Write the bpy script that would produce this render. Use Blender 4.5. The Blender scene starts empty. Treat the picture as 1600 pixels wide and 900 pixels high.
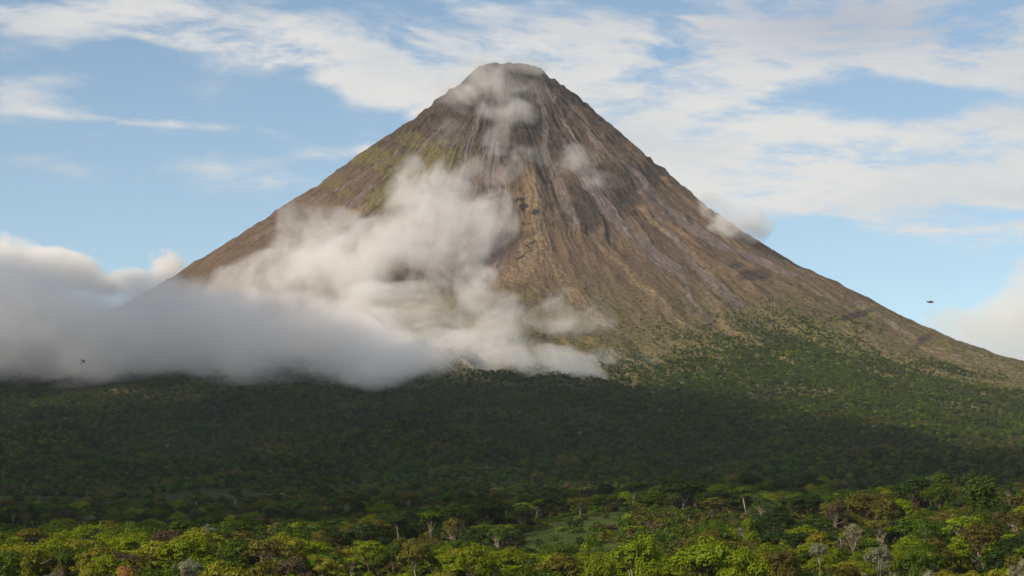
import bpy, math, random
import numpy as np
from mathutils import Vector

SC = bpy.context.scene
np.seterr(all='ignore')
COL = SC.collection
R = math.radians

# ------------------------------------------------------------------ camera
FPX = 4000.0                      # focal length in pixels of a 1600 px wide frame (90 mm lens)
PITCH = math.atan(290 / FPX)
cam_data = bpy.data.cameras.new('camera')
cam_data.lens = 90; cam_data.sensor_width = 36
cam_data.clip_start = 1; cam_data.clip_end = 200000
cam = bpy.data.objects.new('camera', cam_data)
cam.rotation_euler = (R(90) + PITCH, 0, 0)
COL.objects.link(cam)
SC.camera = cam

# ------------------------------------------------------------------ view, sky, sun
SC.view_settings.view_transform = 'Standard'
SC.view_settings.look = 'None'
SC.view_settings.gamma = 1
SC.view_settings.use_curve_mapping = False
SC.view_settings.exposure = 0.0
SC.render.engine = 'CYCLES'
cy = SC.cycles
cy.max_bounces = 12; cy.diffuse_bounces = 2; cy.transmission_bounces = 2; cy.transparent_max_bounces = 8
cy.volume_bounces = 12
cy.volume_step_rate = 1.0; cy.volume_max_steps = 512
cy.use_adaptive_sampling = True; cy.adaptive_threshold = 0.02
cy.use_denoising = True

SUN_EL, SUN_AZ = 33.0, -128.0     # azimuth from +Y, clockwise positive: behind the camera, to the left
sun_dir = Vector((math.sin(R(SUN_AZ)) * math.cos(R(SUN_EL)), math.cos(R(SUN_AZ)) * math.cos(R(SUN_EL)), math.sin(R(SUN_EL))))
sd = bpy.data.lights.new('sun', 'SUN')
sd.energy = 5.0; sd.angle = R(0.53); sd.color = (1.0, 0.83, 0.62)
sun = bpy.data.objects.new('sun', sd)
sun.rotation_euler = sun_dir.to_track_quat('Z', 'Y').to_euler()
COL.objects.link(sun)


class NB:
    """Small node builder for shader and geometry trees."""
    def __init__(s, tree): s.t = tree; s.n = tree.nodes; s.l = tree.links
    def node(s, kind, **kw):
        n = s.n.new(kind)
        for k, v in kw.items(): setattr(n, k, v)
        return n
    def put(s, sock, v):
        if hasattr(v, 'is_output'): s.l.new(v, sock)
        elif v is not None:
            if sock.type == 'RGBA' and len(v) == 3: v = (*v, 1)
            sock.default_value = v
    def m(s, op, a, b=None, c=None, clamp=False):
        n = s.node('ShaderNodeMath', operation=op); n.use_clamp = clamp
        s.put(n.inputs[0], a)
        if b is not None: s.put(n.inputs[1], b)
        if c is not None: s.put(n.inputs[2], c)
        return n.outputs[0]
    def add(s, a, b): return s.m('ADD', a, b)
    def sub(s, a, b): return s.m('SUBTRACT', a, b)
    def mul(s, a, b): return s.m('MULTIPLY', a, b)
    def vm(s, op, a, b=None, scale=None):
        n = s.node('ShaderNodeVectorMath', operation=op)
        s.put(n.inputs[0], a)
        if b is not None: s.put(n.inputs[1], b)
        if scale is not None: s.put(n.inputs['Scale'], scale)
        return n.outputs['Value' if op in ('DOT_PRODUCT', 'LENGTH') else 'Vector']
    def xyz(s, v):
        n = s.node('ShaderNodeSeparateXYZ'); s.put(n.inputs[0], v); return n.outputs
    def comb(s, x, y, z):
        n = s.node('ShaderNodeCombineXYZ')
        for i, v in enumerate((x, y, z)): s.put(n.inputs[i], v)
        return n.outputs[0]
    def noise(s, vec, scale, detail=4, rough=0.5, dist=0.0, color=False, lac=2.0):
        n = s.node('ShaderNodeTexNoise')
        s.put(n.inputs['Vector'], vec); n.inputs['Scale'].default_value = scale
        n.inputs['Detail'].default_value = detail; n.inputs['Roughness'].default_value = rough
        n.inputs['Distortion'].default_value = dist; n.inputs['Lacunarity'].default_value = lac
        return n.outputs[1 if color else 0]
    def remap(s, v, a, b, c=0.0, d=1.0, kind='SMOOTHSTEP'):
        n = s.node('ShaderNodeMapRange', interpolation_type=kind)
        for i, x in enumerate((v, a, b, c, d)): s.put(n.inputs[i], x)
        return n.outputs[0]
    def mix(s, f, a, b, mode='MIX'):
        n = s.node('ShaderNodeMix', data_type='RGBA', blend_type=mode)
        s.put(n.inputs[0], f); s.put(n.inputs[6], a); s.put(n.inputs[7], b)
        return n.outputs[2]
    def attr(s, name, kind='GEOMETRY', out='Fac'):
        n = s.node('ShaderNodeAttribute', attribute_type=kind, attribute_name=name); return n.outputs[out]


world = bpy.data.worlds.new('World'); SC.world = world; world.use_nodes = True
w = NB(world.node_tree); w.n.clear()
sky = w.node('ShaderNodeTexSky', sky_type='NISHITA')
sky.sun_disc = False; sky.sun_elevation = R(SUN_EL); sky.sun_rotation = R(SUN_AZ)
sky.altitude = 400; sky.air_density = 1.0; sky.dust_density = 0.3; sky.ozone_density = 2.5
tc = w.node('ShaderNodeTexCoord').outputs['Generated']
dx, dy, dz = w.xyz(tc)
az = w.m('ARCTAN2', dx, dy)                                   # radians, 0 = straight ahead
hor = w.m('SQRT', w.add(w.mul(dx, dx), w.mul(dy, dy)))
te = w.m('DIVIDE', dz, w.m('MAXIMUM', hor, 0.001))            # tangent of the elevation
# the clear sky: looked up a little higher so that its blue reaches down as in a tropical sky
w.put(sky.inputs[0], w.vm('NORMALIZE', w.comb(dx, dy, w.add(w.mul(w.m('MAXIMUM', dz, 0.0), 1.5), 0.035))))
skyc = w.vm('MULTIPLY', sky.outputs[0], (1.055, 1.04, 0.935))
U = w.mul(az, 10.0); V = w.mul(te, 10.0)                      # 1 unit = 400 px of the photograph
P0 = w.comb(w.mul(U, 0.32), V, 0.0)
warp = w.vm('SUBTRACT', w.noise(P0, 1.3, 3, color=True), (0.5, 0.5, 0.5))
P1 = w.vm('ADD', P0, w.vm('SCALE', warp, scale=0.30))
shear = w.comb(w.mul(U, 0.25), w.add(V, w.mul(U, 0.10)), 3.0)
n_big = w.noise(P1, 2.2, 6, 0.55)
n_fine = w.noise(w.vm('ADD', P0, w.vm('SCALE', warp, scale=0.5)), 9.0, 6, 0.62)
n_streak = w.noise(w.vm('ADD', shear, w.vm('SCALE', warp, scale=0.12)), 6.0, 5, 0.6)
# sheets of high cloud: (px, py, half width, half height, tilt, weight) in photograph pixels, turned into angles
SHEETS = [(170, 52, 330, 38, 6, .85), (560, 100, 240, 38, 14, 1.0), (700, 20, 120, 30, 0, .5), (640, 150, 150, 30, 20, .8),
          (560, 238, 110, 12, -4, .75), (230, 198, 170, 9, 4, .7), (270, 272, 260, 20, 3, .6), (700, 60, 90, 30, 0, .45),
          (960, 95, 200, 75, 4, 1.0), (1230, 55, 330, 62, -3, 1.1), (1420, 85, 330, 40, -3, .9), (1050, 140, 170, 40, 8, .75),
          (1250, 245, 420, 60, 5, 1.25), (1560, 265, 300, 50, 0, .9), (1430, 345, 380, 26, 8, .95), (1000, 230, 160, 70, 0, 1.0),
          (1510, 132, 90, 14, 6, .5), (820, 150, 150, 60, 0, .6), (1560, 195, 90, 24, -10, .7), (1900, 200, 300, 160, 0, .9),
          (-300, 120, 380, 60, 5, .8), (560, 300, 170, 20, 0, .25), (240, 8, 300, 18, 5, .5), (1300, 395, 300, 14, 3, .25), (1390, 165, 140, 34, 4, -.6), (1500, 338, 170, 14, 4, -.6), (860, 30, 120, 30, 0, -.35), (1150, 385, 240, 16, 0, -.3)]
cov = None
for (px, py, hw, hh, tilt, wt) in SHEETS:
    u0 = math.atan2(px - 800, FPX) * 10; v0 = math.tan(PITCH + math.atan((450 - py) / FPX)) * 10
    c, s_ = math.cos(R(tilt)), math.sin(R(tilt))
    a = w.sub(U, u0); b = w.sub(V, v0)
    p = w.mul(w.sub(w.mul(a, c), w.mul(b, s_)), 400.0 / hw)
    q = w.mul(w.add(w.mul(a, s_), w.mul(b, c)), 400.0 / hh)
    g = w.mul(w.m('EXPONENT', w.mul(w.add(w.mul(p, p), w.mul(q, q)), -0.8)), wt)
    cov = g if cov is None else w.add(cov, g)
far = w.mul(w.remap(w.m('ABSOLUTE', U), 3.5, 6.0), w.remap(n_big, 0.4, 0.6))      # broken cloud over the rest of the sky
high = w.mul(w.remap(V, 1.9, 3.0), w.remap(n_big, 0.42, 0.62))
cov = w.m('MAXIMUM', cov, w.m('MAXIMUM', far, high))
tex = w.add(w.add(w.mul(w.sub(n_big, 0.5), 1.6), w.mul(w.sub(n_fine, 0.5), 2.3)), w.mul(w.sub(n_streak, 0.5), 1.9))
dens = w.remap(w.add(w.mul(w.m('MINIMUM', cov, 1.15), 0.76), w.mul(tex, w.add(w.mul(w.m('MINIMUM', w.m('MAXIMUM', cov, 0.0), 1.0), 0.85), 0.34))), 0.16, 1.02, 0, 0.94)
cl_col = w.mix(w.remap(n_big, 0.44, 0.66), (5.47, 5.33, 5.13), (4.4, 4.53, 4.67))
g0u = (1340 - 800) / 400.0; g0v = math.tan(PITCH + math.atan((450 - 40) / FPX)) * 10
ga = w.mul(w.sub(U, g0u), 1.35); gb = w.mul(w.sub(V, g0v), 6.0)
greyc = w.m('EXPONENT', w.mul(w.add(w.mul(ga, ga), w.mul(gb, gb)), -1.0))
cl_col = w.mix(w.mul(greyc, 0.95), cl_col, (3.2, 3.35, 3.85))                       # the thicker grey-blue sheet at the upper right
below = w.remap(te, -0.06, 0.0)
skyout = w.mix(dens, skyc, cl_col)
bg = w.node('ShaderNodeBackground'); w.put(bg.inputs[0], skyout); bg.inputs[1].default_value = 0.15
wo = w.node('ShaderNodeOutputWorld'); w.l.new(bg.outputs[0], wo.inputs[0])


# ------------------------------------------------------------------ helpers
def tag(o, label=None, cat=None, group=None, kind=None):
    if label: o['label'] = label
    if cat: o['category'] = cat
    if group: o['group'] = group
    if kind: o['kind'] = kind
    return o

def _hash(ix, iy, seed):
    h = ix * np.uint32(374761393) + iy * np.uint32(668265263) + np.uint32((seed * 1442695041) & 0xffffffff)
    h = (h ^ (h >> np.uint32(13))) * np.uint32(1274126177)
    h = (h ^ (h >> np.uint32(16))) * np.uint32(2246822519)
    return (h ^ (h >> np.uint32(15))) & np.uint32(1023)

_GA = np.arange(1024) * (2 * np.pi / 1024)
_GC = np.cos(_GA).astype(np.float32); _GS = np.sin(_GA).astype(np.float32)

def gnoise(x, y, seed=0):
    x, y = np.broadcast_arrays(np.asarray(x, float), np.asarray(y, float))
    x = np.atleast_1d(x); y = np.atleast_1d(y)
    ix = np.floor(x); iy = np.floor(y); fx = (x - ix).astype(np.float32); fy = (y - iy).astype(np.float32)
    ix = ix.astype(np.int64).astype(np.uint32); iy = iy.astype(np.int64).astype(np.uint32)
    def g(i, j):
        a = _hash(ix + np.uint32(i), iy + np.uint32(j), seed)
        return _GC[a] * (fx - i) + _GS[a] * (fy - j)
    u = fx * fx * fx * (fx * (fx * 6 - 15) + 10); v = fy * fy * fy * (fy * (fy * 6 - 15) + 10)
    return ((g(0, 0) * (1 - u) + g(1, 0) * u) * (1 - v) + (g(0, 1) * (1 - u) + g(1, 1) * u) * v) * 1.5

def fbm(x, y, octv=4, seed=0, gain=0.5):
    t = 0; a = 1.0; s = 0
    for o in range(octv):
        t = t + a * gnoise(x * 2 ** o + 17.3 * o, y * 2 ** o - 9.1 * o, seed + o); s += a; a *= gain
    return t / s

def ridged(x, y, octv=4, seed=0, gain=0.5):
    t = 0; a = 1.0; s = 0
    for o in range(octv):
        t = t + a * (1 - np.abs(gnoise(x * 2 ** o + 3.3 * o, y * 2 ** o + 7.7 * o, seed + o)) * 2); s += a; a *= gain
    return t / s

def sstep(x, a, b):
    t = np.clip((x - a) / (b - a), 0, 1); return t * t * (3 - 2 * t)

CP, SP = math.cos(PITCH), math.sin(PITCH)
def project(X, Y, Z):
    zc = Y * CP + Z * SP
    return 800 + FPX * X / zc, 450 - FPX * (Z * CP - Y * SP) / zc, zc

def unproject(px, py, Y):
    a = (px - 800) / FPX; b = (450 - py) / FPX
    dy_ = CP - b * SP; dz_ = SP + b * CP
    return Vector((a * Y / dy_, Y, dz_ * Y / dy_))

# ------------------------------------------------------------------ terrain
SX, SY = -17.0, 7000.0            # summit
PROF_R = [(0, 1127), (45, 1123), (92, 1111), (122, 1090), (180, 1045), (245, 990), (310, 935), (370, 880), (440, 820), (525, 745), (610, 680), (680, 632),
          (765, 580), (850, 528), (940, 490), (1060, 425), (1180, 362), (1300, 312), (1450, 262), (1700, 200), (2000, 150), (2500, 90), (3000, 45),
          (3500, 15), (4000, -10), (4600, -35), (9000, -60)]
PROF_L = [(0, 1126), (45, 1123), (82, 1110), (106, 1088), (150, 1050), (200, 1012), (255, 965), (330, 915), (420, 855), (510, 782), (600, 725), (685, 665),
          (770, 612), (815, 582), (860, 554), (905, 522), (1060, 432), (1250, 352), (1450, 290), (1700, 235), (2000, 170), (2500, 95), (3000, 40),
          (3500, 10), (4000, -15), (4600, -38), (9000, -60)]
PR = np.array(PROF_R, float); PL = np.array(PROF_L, float)

def ground_low(x, y):
    """The valley floor and the low ridge the near trees stand on."""
    g = -31.0 + 5.0 * fbm(x / 420.0, y / 420.0, 3, 11)
    u = x / np.maximum(y, 50.0)
    g = g + 9.0 * np.exp(-((y - 1220) / 260.0) ** 2) * sstep(u, -0.03, 0.05)      # ridge to the right of centre
    g = g + 5.0 * np.exp(-((y - 1180) / 150.0) ** 2) * np.exp(-((u - 0.035) / 0.03) ** 2)
    g = g - 9.0 * sstep(-u, 0.02, 0.15) * sstep(y, 700, 1300)
    g = g - 8.0 * np.exp(-((y - 1800) / 300.0) ** 2)
    return g

def H(x, y, fine=True):
    x = np.asarray(x, float); y = np.asarray(y, float)
    ddx = x - SX; ddy = y - SY
    r = np.sqrt(ddx * ddx + ddy * ddy) + 1e-6
    phi = np.arctan2(ddx, -ddy)                      # 0 faces the camera, + is to the right
    wr = 0.5 + 0.5 * np.sin(phi)
    rr = r * (1 + 0.035 * gnoise(phi * 2.0 + 5, r / 900.0, 77) * sstep(r, 700, 1400))
    z = (1 - wr) * np.interp(rr, PL[:, 0], PL[:, 1]) + wr * np.interp(rr, PR[:, 0], PR[:, 1])
    if fine:
        # gullies run straight down; they meander and widen with distance from the top
        th = phi + 0.05 * fbm(phi * 3, r / 350.0, 3, 5) + 0.012 * fbm(phi * 11, r / 90.0, 2, 6)
        front = 1.0
        vary = 0.35 + 0.65 * sstep(fbm(phi * 2.6, r / 420.0, 3, 15), -0.25, 0.35)
        amp = 21.0 * vary * sstep(r, 60, 420) * (1 - 0.55 * sstep(r, 1300, 2600))
        z = z + amp * (ridged(th * 7.0, r / 1500.0, 2, 21) - 0.55) * front
        z = z + 12.0 * vary * sstep(r, 30, 300) * (ridged(th * 22.0, r / 500.0, 3, 31) - 0.5)
        z = z + 2.4 * (1.3 - vary) * sstep(r, 20, 200) * (ridged(th * 70.0, r / 160.0, 3, 41) - 0.5)
        z = z + 13.0 * (1 - sstep(r, 450, 1000)) * sstep(r, 70, 200) * (ridged(x / 70.0 + 0.4 * gnoise(x / 50.0, y / 50.0, 3), y / 70.0, 4, 57) - 0.55)
        z = z + 17.0 * sstep(r, 20, 70) * (1 - sstep(r, 180, 340)) * (ridged(x / 42.0, y / 42.0 + .5, 3, 58) - 0.6)
        z = z + 8.0 * fbm(x / 75.0, y / 75.0, 5, 51) * sstep(r, 0, 200) + 3.0 * fbm(x / 22.0, y / 22.0, 3, 61) * (1 - 0.6 * sstep(r, 500, 1500))
        # the deep ravine below the crater and the rib of pinnacles to its right
        rv = np.exp(-((phi + 0.10 + 0.02 * np.sin(r / 90.0)) / 0.075) ** 2) * sstep(r, 120, 300) * (1 - sstep(r, 800, 1300))
        z = z - 46.0 * rv
        rb = np.exp(-((phi - 0.10 - 0.02 * np.sin(r / 70.0)) / 0.06) ** 2) * sstep(r, 100, 220) * (1 - sstep(r, 480, 900))
        z = z + rb * (24.0 + 6.0 * fbm(x / 34.0, y / 34.0, 3, 9))
        # rolling spurs on the forested apron
        roll = sstep(r, 1500, 2500)
        z = z + roll * 46 * (ridged(th * 9.0 + 0.3 * gnoise(x / 400.0, y / 400.0, 8), r / 1300.0, 2, 91) - .5)
        z = z + roll * (46.0 * fbm(th * 4.5, r / 900.0, 3, 71) + 26.0 * fbm(x / 330.0, y / 300.0, 3, 81))
        cr = 3400 + 230 * np.sin(phi * 4.2 + 0.6) + 90 * gnoise(phi * 9, 0 * phi, 12)
        z = z + roll * (36.0 * np.exp(-((r - cr) / 170.0) ** 2) - 52.0 * np.exp(-((r - cr + 430) / 260.0) ** 2)) * sstep(-phi, -0.12, 0.10)
    low = ground_low(x, y)
    k = sstep(r, 3900, 4700)
    return z * (1 - k) + low * k

def mesh_from(name, verts, faces, mat=None, smooth=True, attrs=None, uv=None):
    me = bpy.data.meshes.new(name)
    verts = np.asarray(verts, np.float32); faces = np.asarray(faces, np.int32)
    me.vertices.add(len(verts)); me.vertices.foreach_set('co', verts.ravel())
    if len(faces):
        k = faces.shape[1]
        me.loops.add(faces.size); me.loops.foreach_set('vertex_index', faces.ravel())
        me.polygons.add(len(faces))
        me.polygons.foreach_set('loop_start', np.arange(0, faces.size, k, dtype=np.int32))
        me.polygons.foreach_set('use_smooth', np.full(len(faces), smooth, bool))
    me.update(calc_edges=True)
    for an, av in (attrs or {}).items():
        a = me.attributes.new(an, 'FLOAT', 'POINT'); a.data.foreach_set('value', np.asarray(av, np.float32))
    if uv is not None:
        l = me.uv_layers.new(name='UVMap')
        l.data.foreach_set('uv', np.asarray(uv, np.float32)[faces.ravel()].ravel())
    if mat: me.materials.append(mat)
    return me

def grid_faces(nr, nc, wrap=False):
    i = np.arange(nr - 1)[:, None]; j = np.arange(nc if wrap else nc - 1)[None, :]
    j2 = (j + 1) % nc
    a = i * nc + j; b = i * nc + j2; c = (i + 1) * nc + j2; d = (i + 1) * nc + j
    return np.stack([a, d, c, b], -1).reshape(-1, 4)

def poly_dist(px, py, pts):
    """Distance of points to a polyline, and how far along it (0..1)."""
    best = np.full(px.shape, 1e9); along = np.zeros(px.shape); n = len(pts) - 1
    for i in range(n):
        (x0, y0), (x1, y1) = pts[i], pts[i + 1]
        ex, ey = x1 - x0, y1 - y0
        t = np.clip(((px - x0) * ex + (py - y0) * ey) / (ex * ex + ey * ey), 0, 1)
        d = np.hypot(px - x0 - t * ex, py - y0 - t * ey)
        m_ = d < best; best[m_] = d[m_]; along[m_] = (i + t[m_]) / n
    return best, along

# --- the volcano
nf = 1100
phis = np.concatenate([np.linspace(-1.75, 1.75, nf), np.linspace(1.75, 2 * np.pi - 1.75, 160)[1:-1]])
rads = np.concatenate([np.arange(0.5, 1500, 4.2), np.arange(1500, 2600, 9), np.arange(2600, 4760, 16)])
PH, RR = np.meshgrid(phis, rads)
VX = SX + RR * np.sin(PH); VY = SY - RR * np.cos(PH)
VZ = H(VX, VY)
edge = sstep(RR, 4300, 4700)
VZ = VZ - 14 * edge
zx, zy, _ = project(VX, VY, VZ)
ppx, ppy = zx.ravel(), zy.ravel()
phf, rf = PH.ravel(), RR.ravel()
FI = np.nonzero((np.abs(phf) < 1.6) & (rf < 1900))[0][::3]
FXp, FYp = ppx[FI], ppy[FI]

VXf, VYf, VZf = VX.ravel(), VY.ravel(), VZ.ravel()
NC = int(np.searchsorted(rf, 1950.0))          # the upper cone comes first (rings are stored outwards)
RC, PC = rf[:NC], phf[:NC]

def to_slope(pts):
    """Turn features seen in the photograph into (angle, radius) on the cone, where they really lie."""
    out = []
    for (a, b) in pts:
        k = FI[int(np.argmin((FXp - a) ** 2 + (FYp - b) ** 2))]; out.append((phf[k], rf[k]))
    return out

def chute(pts, w0, w1, sd_):
    """A scree chute: a band down the slope through the points, w0..w1 metres wide, with ragged edges."""
    rf, phf = RC, PC
    sl = to_slope(pts)
    ang = np.array([p[0] for p in sl]); rad = np.array([p[1] for p in sl])
    o = np.argsort(rad); ang, rad = ang[o], rad[o]
    c = np.interp(rf, rad, ang)
    wide = (np.abs(phf - c) * rf < (max(w0, w1) + 10)) & (rf > rad[0] - 50) & (rf < rad[-1] + 70)
    t = np.clip((rf - rad[0]) / max(rad[-1] - rad[0], 1), 0, 1)
    hw = (w0 + (w1 - w0) * t) * 0.5
    jit = np.zeros(NC); jit[wide] = 0.35 * fbm(phf[wide] * 30, rf[wide] / 60.0, 3, sd_) + 0.25 * fbm(phf[wide] * 90, rf[wide] / 200.0, 2, sd_ + 3)
    d = np.abs(phf - c) * rf / hw + jit
    ends = sstep(rf, rad[0] - 40, rad[0] + 25) * (1 - sstep(rf, rad[-1] - 60, rad[-1] + 60))
    out = np.zeros(len(VXf), np.float32); out[:NC] = (1 - sstep(d, 0.55, 1.15)) * ends
    return out

def patch(px, py, hw, hh, tilt, sd_):
    """An irregular patch (grass, scree, painted cloud shadow) where the photograph has one, kept as angle and radius on the cone."""
    (a0, r0), = to_slope([(px, py)])
    x0 = SX + r0 * math.sin(a0); z0 = float(H(x0, SY - r0 * math.cos(a0))[0])
    c, s2 = math.cos(R(tilt)), math.sin(R(tilt))
    ax_ = (VXf[:NC] - x0) / 1.6; az_ = (VZf[:NC] - z0) / 1.6
    p = (ax_ * c - az_ * s2) / hw; q = (ax_ * s2 + az_ * c) / hh
    d = np.sqrt(p * p + q * q); near = (d < 2.2) & (np.cos(PC) > -0.1)
    out = np.zeros(len(VXf), np.float32)
    dn = d[near] + 0.9 * fbm(VXf[:NC][near] / 80.0, VZf[:NC][near] / 55.0, 5, sd_, 0.65)
    out[:NC][near] = 1 - sstep(dn, 0.3, 1.3)
    return out

lav = np.zeros_like(phf)
for i, (pts, a, b) in enumerate([
        ([(880, 150), (930, 215), (985, 270), (1040, 325), (1110, 370), (1190, 412), (1265, 440)], 16, 125),
        ([(1110, 350), (1180, 385), (1290, 442)], 40, 60),
        ([(870, 200), (905, 265), (955, 330), (1010, 385), (1060, 430)], 20, 75), ([(840, 150), (850, 230), (880, 300), (900, 360)], 14, 30), ([(1000, 300), (1060, 380), (1100, 430), (1160, 480)], 12, 40), ([(760, 150), (735, 220), (715, 290)], 14, 30),
        ([(1060, 420), (1080, 470), (1130, 520)], 20, 8),
        ([(765, 210), (775, 290), (775, 350), (765, 410), (745, 450)], 40, 120),
        ([(700, 190), (640, 250), (560, 310), (470, 370), (340, 430)], 10, 50),
        ([(620, 235), (520, 300), (400, 372), (300, 430)], 10, 40),
        ([(1080, 408), (1105, 445), (1150, 480), (1180, 505), (1215, 550)], 8, 11),
        ([(1330, 470), (1400, 510), (1500, 560)], 14, 30),
        ([(850, 130), (880, 190), (905, 240)], 16, 22)]):
    lav = np.maximum(lav, chute(pts, a, b, 100 + i * 7))
tan_ = np.zeros_like(phf)
for i, (pts, a, b) in enumerate([
        ([(830, 270), (835, 330), (830, 400), (800, 440)], 36, 90),
        ([(850, 350), (870, 420), (905, 470), (960, 520)], 22, 46),
        ([(1085, 400), (1100, 450), (1130, 500), (1165, 545)], 26, 44),
        ([(940, 240), (1010, 330), (1080, 400), (1130, 460)], 10, 50),
        ([(1040, 290), (1130, 370), (1230, 430), (1340, 490), (1480, 560)], 10, 70),
        ([(900, 340), (980, 420), (1040, 480), (1090, 520)], 14, 40),
        ([(560, 330), (500, 380), (430, 420)], 60, 90),
        ([(680, 240), (600, 300), (520, 360)], 50, 80)]):
    tan_ = np.maximum(tan_, chute(pts, a, b, 300 + i * 7))
grn = np.zeros_like(phf)
for i, (a, b, c, d, e) in enumerate([(590, 255, 120, 26, 38), (630, 262, 70, 26, 36), (660, 225, 60, 18, 36), (520, 290, 60, 12, 35), (690, 245, 60, 36, 30), (655, 275, 50, 40, 0), (480, 372, 50, 34, 20),
                                     (640, 485, 70, 30, 0), (700, 520, 70, 40, 0), (600, 310, 40, 30, 30), (640, 440, 26, 12, 0), (912, 178, 8, 8, 0), (300, 418, 30, 8, 30),
                                     (700, 470, 60, 20, 0), (1300, 520, 130, 22, -28), (1200, 500, 90, 40, 0)]):
    grn = np.maximum(grn, patch(a, b, c, d, e, 500 + i * 5))
drk = np.zeros_like(phf)  # dark rock, plus the right ridge tuft's cloud shadow painted into the colour
for i, (a, b, c, d, e) in enumerate([(835, 210, 64, 90, -30), (790, 240, 30, 60, 0), (1175, 432, 44, 12, -14), (900, 160, 46, 16, -45), (950, 300, 120, 60, -40), (1010, 270, 90, 18, -45), (1125, 345, 60, 12, -35),
                                     (1180, 432, 30, 9, -15), (1150, 415, 20, 8, -15), (1440, 530, 40, 9, -30), (1340, 492, 60, 7, -20)]):
    drk = np.maximum(drk, patch(a, b, c, d, e, 700 + i * 5))

def rockmat():
    m_ = bpy.data.materials.new('volcano_slope'); m_.use_nodes = True
    b = NB(m_.node_tree); bs = b.n['Principled BSDF']
    uvn = b.node('ShaderNodeUVMap').outputs[0]
    pos = b.node('ShaderNodeNewGeometry').outputs['Position']
    u, v, _ = b.xyz(uvn)
    str1 = b.noise(b.comb(b.mul(u, 60.0), b.mul(v, 3.0), 0), 1.0, 6, 0.62)
    str2 = b.noise(b.comb(b.mul(u, 260.0), b.mul(v, 12.0), 4.0), 1.0, 5, 0.6)
    iso = b.noise(b.vm('SCALE', pos, scale=0.02), 1.0, 8, 0.62)
    iso2 = b.noise(b.vm('SCALE', pos, scale=0.09), 1.0, 6, 0.65)
    brown = b.mix(b.remap(str1, 0.35, 0.65), (0.092, 0.062, 0.042), (0.158, 0.108, 0.071))
    brown = b.mix(b.mul(b.remap(iso2, 0.42, 0.72), 0.8), brown, (0.190, 0.138, 0.092))
    brown = b.mix(b.remap(b.add(b.xyz(pos)[2], b.mul(b.sub(iso, 0.5), 300)), 700, 1050), brown, b.mix(b.remap(iso2, 0.4, 0.64), (0.048, 0.036, 0.030), (0.098, 0.072, 0.056)))
    brown = b.mix(b.mul(b.remap(iso, 0.5, 0.7), 0.6), brown, (0.085, 0.060, 0.050))
    tanc = b.mix(b.remap(iso2, 0.4, 0.62), (0.150, 0.104, 0.062), (0.25, 0.188, 0.112))
    lavc = b.mix(b.remap(str2, 0.38, 0.62), (0.105, 0.084, 0.084), (0.240, 0.195, 0.190))
    grc = b.mix(b.remap(iso2, 0.38, 0.62), (0.078, 0.084, 0.024), (0.165, 0.142, 0.050))
    grc = b.mix(b.remap(str2, 0.45, 0.66), grc, (0.19, 0.135, 0.07))
    dkc = b.mix(b.remap(iso2, 0.4, 0.65), (0.034, 0.028, 0.026), (0.082, 0.062, 0.050))
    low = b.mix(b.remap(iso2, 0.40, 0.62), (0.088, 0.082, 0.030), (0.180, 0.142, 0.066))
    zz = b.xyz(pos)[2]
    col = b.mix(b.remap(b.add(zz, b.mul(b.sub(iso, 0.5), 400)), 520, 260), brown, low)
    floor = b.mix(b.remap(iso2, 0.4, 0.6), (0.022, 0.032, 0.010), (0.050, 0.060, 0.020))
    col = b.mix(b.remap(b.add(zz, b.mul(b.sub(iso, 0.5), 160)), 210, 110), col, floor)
    for nm, cc, k in (('tan', tanc, 0.85), ('green', grc, 0.82), ('dark', dkc, 0.85), ('lav', lavc, 0.72)):
        f = b.mul(b.remap(b.add(b.attr(nm), b.mul(b.sub(iso2, 0.5), 0.9)), 0.25, 0.75), k)
        col = b.mix(b.mul(f, b.remap(b.attr(nm), 0.0, 0.25)), col, cc)
    b.put(bs.inputs['Base Color'], col); bs.inputs['Roughness'].default_value = 0.95
    bs.inputs['Specular IOR Level'].default_value = 0.1
    bump = b.node('ShaderNodeBump'); bump.inputs['Distance'].default_value = 9.0; bump.inputs['Strength'].default_value = 0.9
    b.put(bump.inputs['Height'], b.add(b.add(b.mul(str2, 0.5), b.mul(iso2, 0.8)), b.mul(str1, 0.8)))
    b.l.new(bump.outputs[0], bs.inputs['Normal'])
    return m_

ROCK = rockmat()
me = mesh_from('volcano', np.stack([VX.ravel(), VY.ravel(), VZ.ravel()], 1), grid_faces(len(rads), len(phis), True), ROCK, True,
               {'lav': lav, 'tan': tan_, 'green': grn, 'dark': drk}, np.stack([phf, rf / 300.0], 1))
volcano = bpy.data.objects.new('volcano', me); COL.objects.link(volcano)
tag(volcano, 'bare brown cone of a steep volcano above dark forest', kind='structure')

# --- the ground: one sheet to the horizon
def groundmat():
    m_ = bpy.data.materials.new('ground_grass'); m_.use_nodes = True
    b = NB(m_.node_tree); bs = b.n['Principled BSDF']
    pos = b.node('ShaderNodeNewGeometry').outputs['Position']
    n1 = b.noise(b.vm('SCALE', pos, scale=0.03), 1.0, 6, 0.6); n2 = b.noise(b.vm('SCALE', pos, scale=0.35), 1.0, 6, 0.6)
    c = b.mix(b.remap(n1, 0.4, 0.6), (0.040, 0.062, 0.008), (0.075, 0.098, 0.012))
    c = b.mix(b.mul(b.remap(n2, 0.45, 0.7), 0.6), c, (0.028, 0.045, 0.008))
    b.put(bs.inputs['Base Color'], c); bs.inputs['Roughness'].default_value = 0.95; bs.inputs['Specular IOR Level'].default_value = 0.1
    bump = b.node('ShaderNodeBump'); bump.inputs['Distance'].default_value = 0.6
    b.put(bump.inputs['Height'], n2); b.l.new(bump.outputs[0], bs.inputs['Normal'])
    return m_
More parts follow.
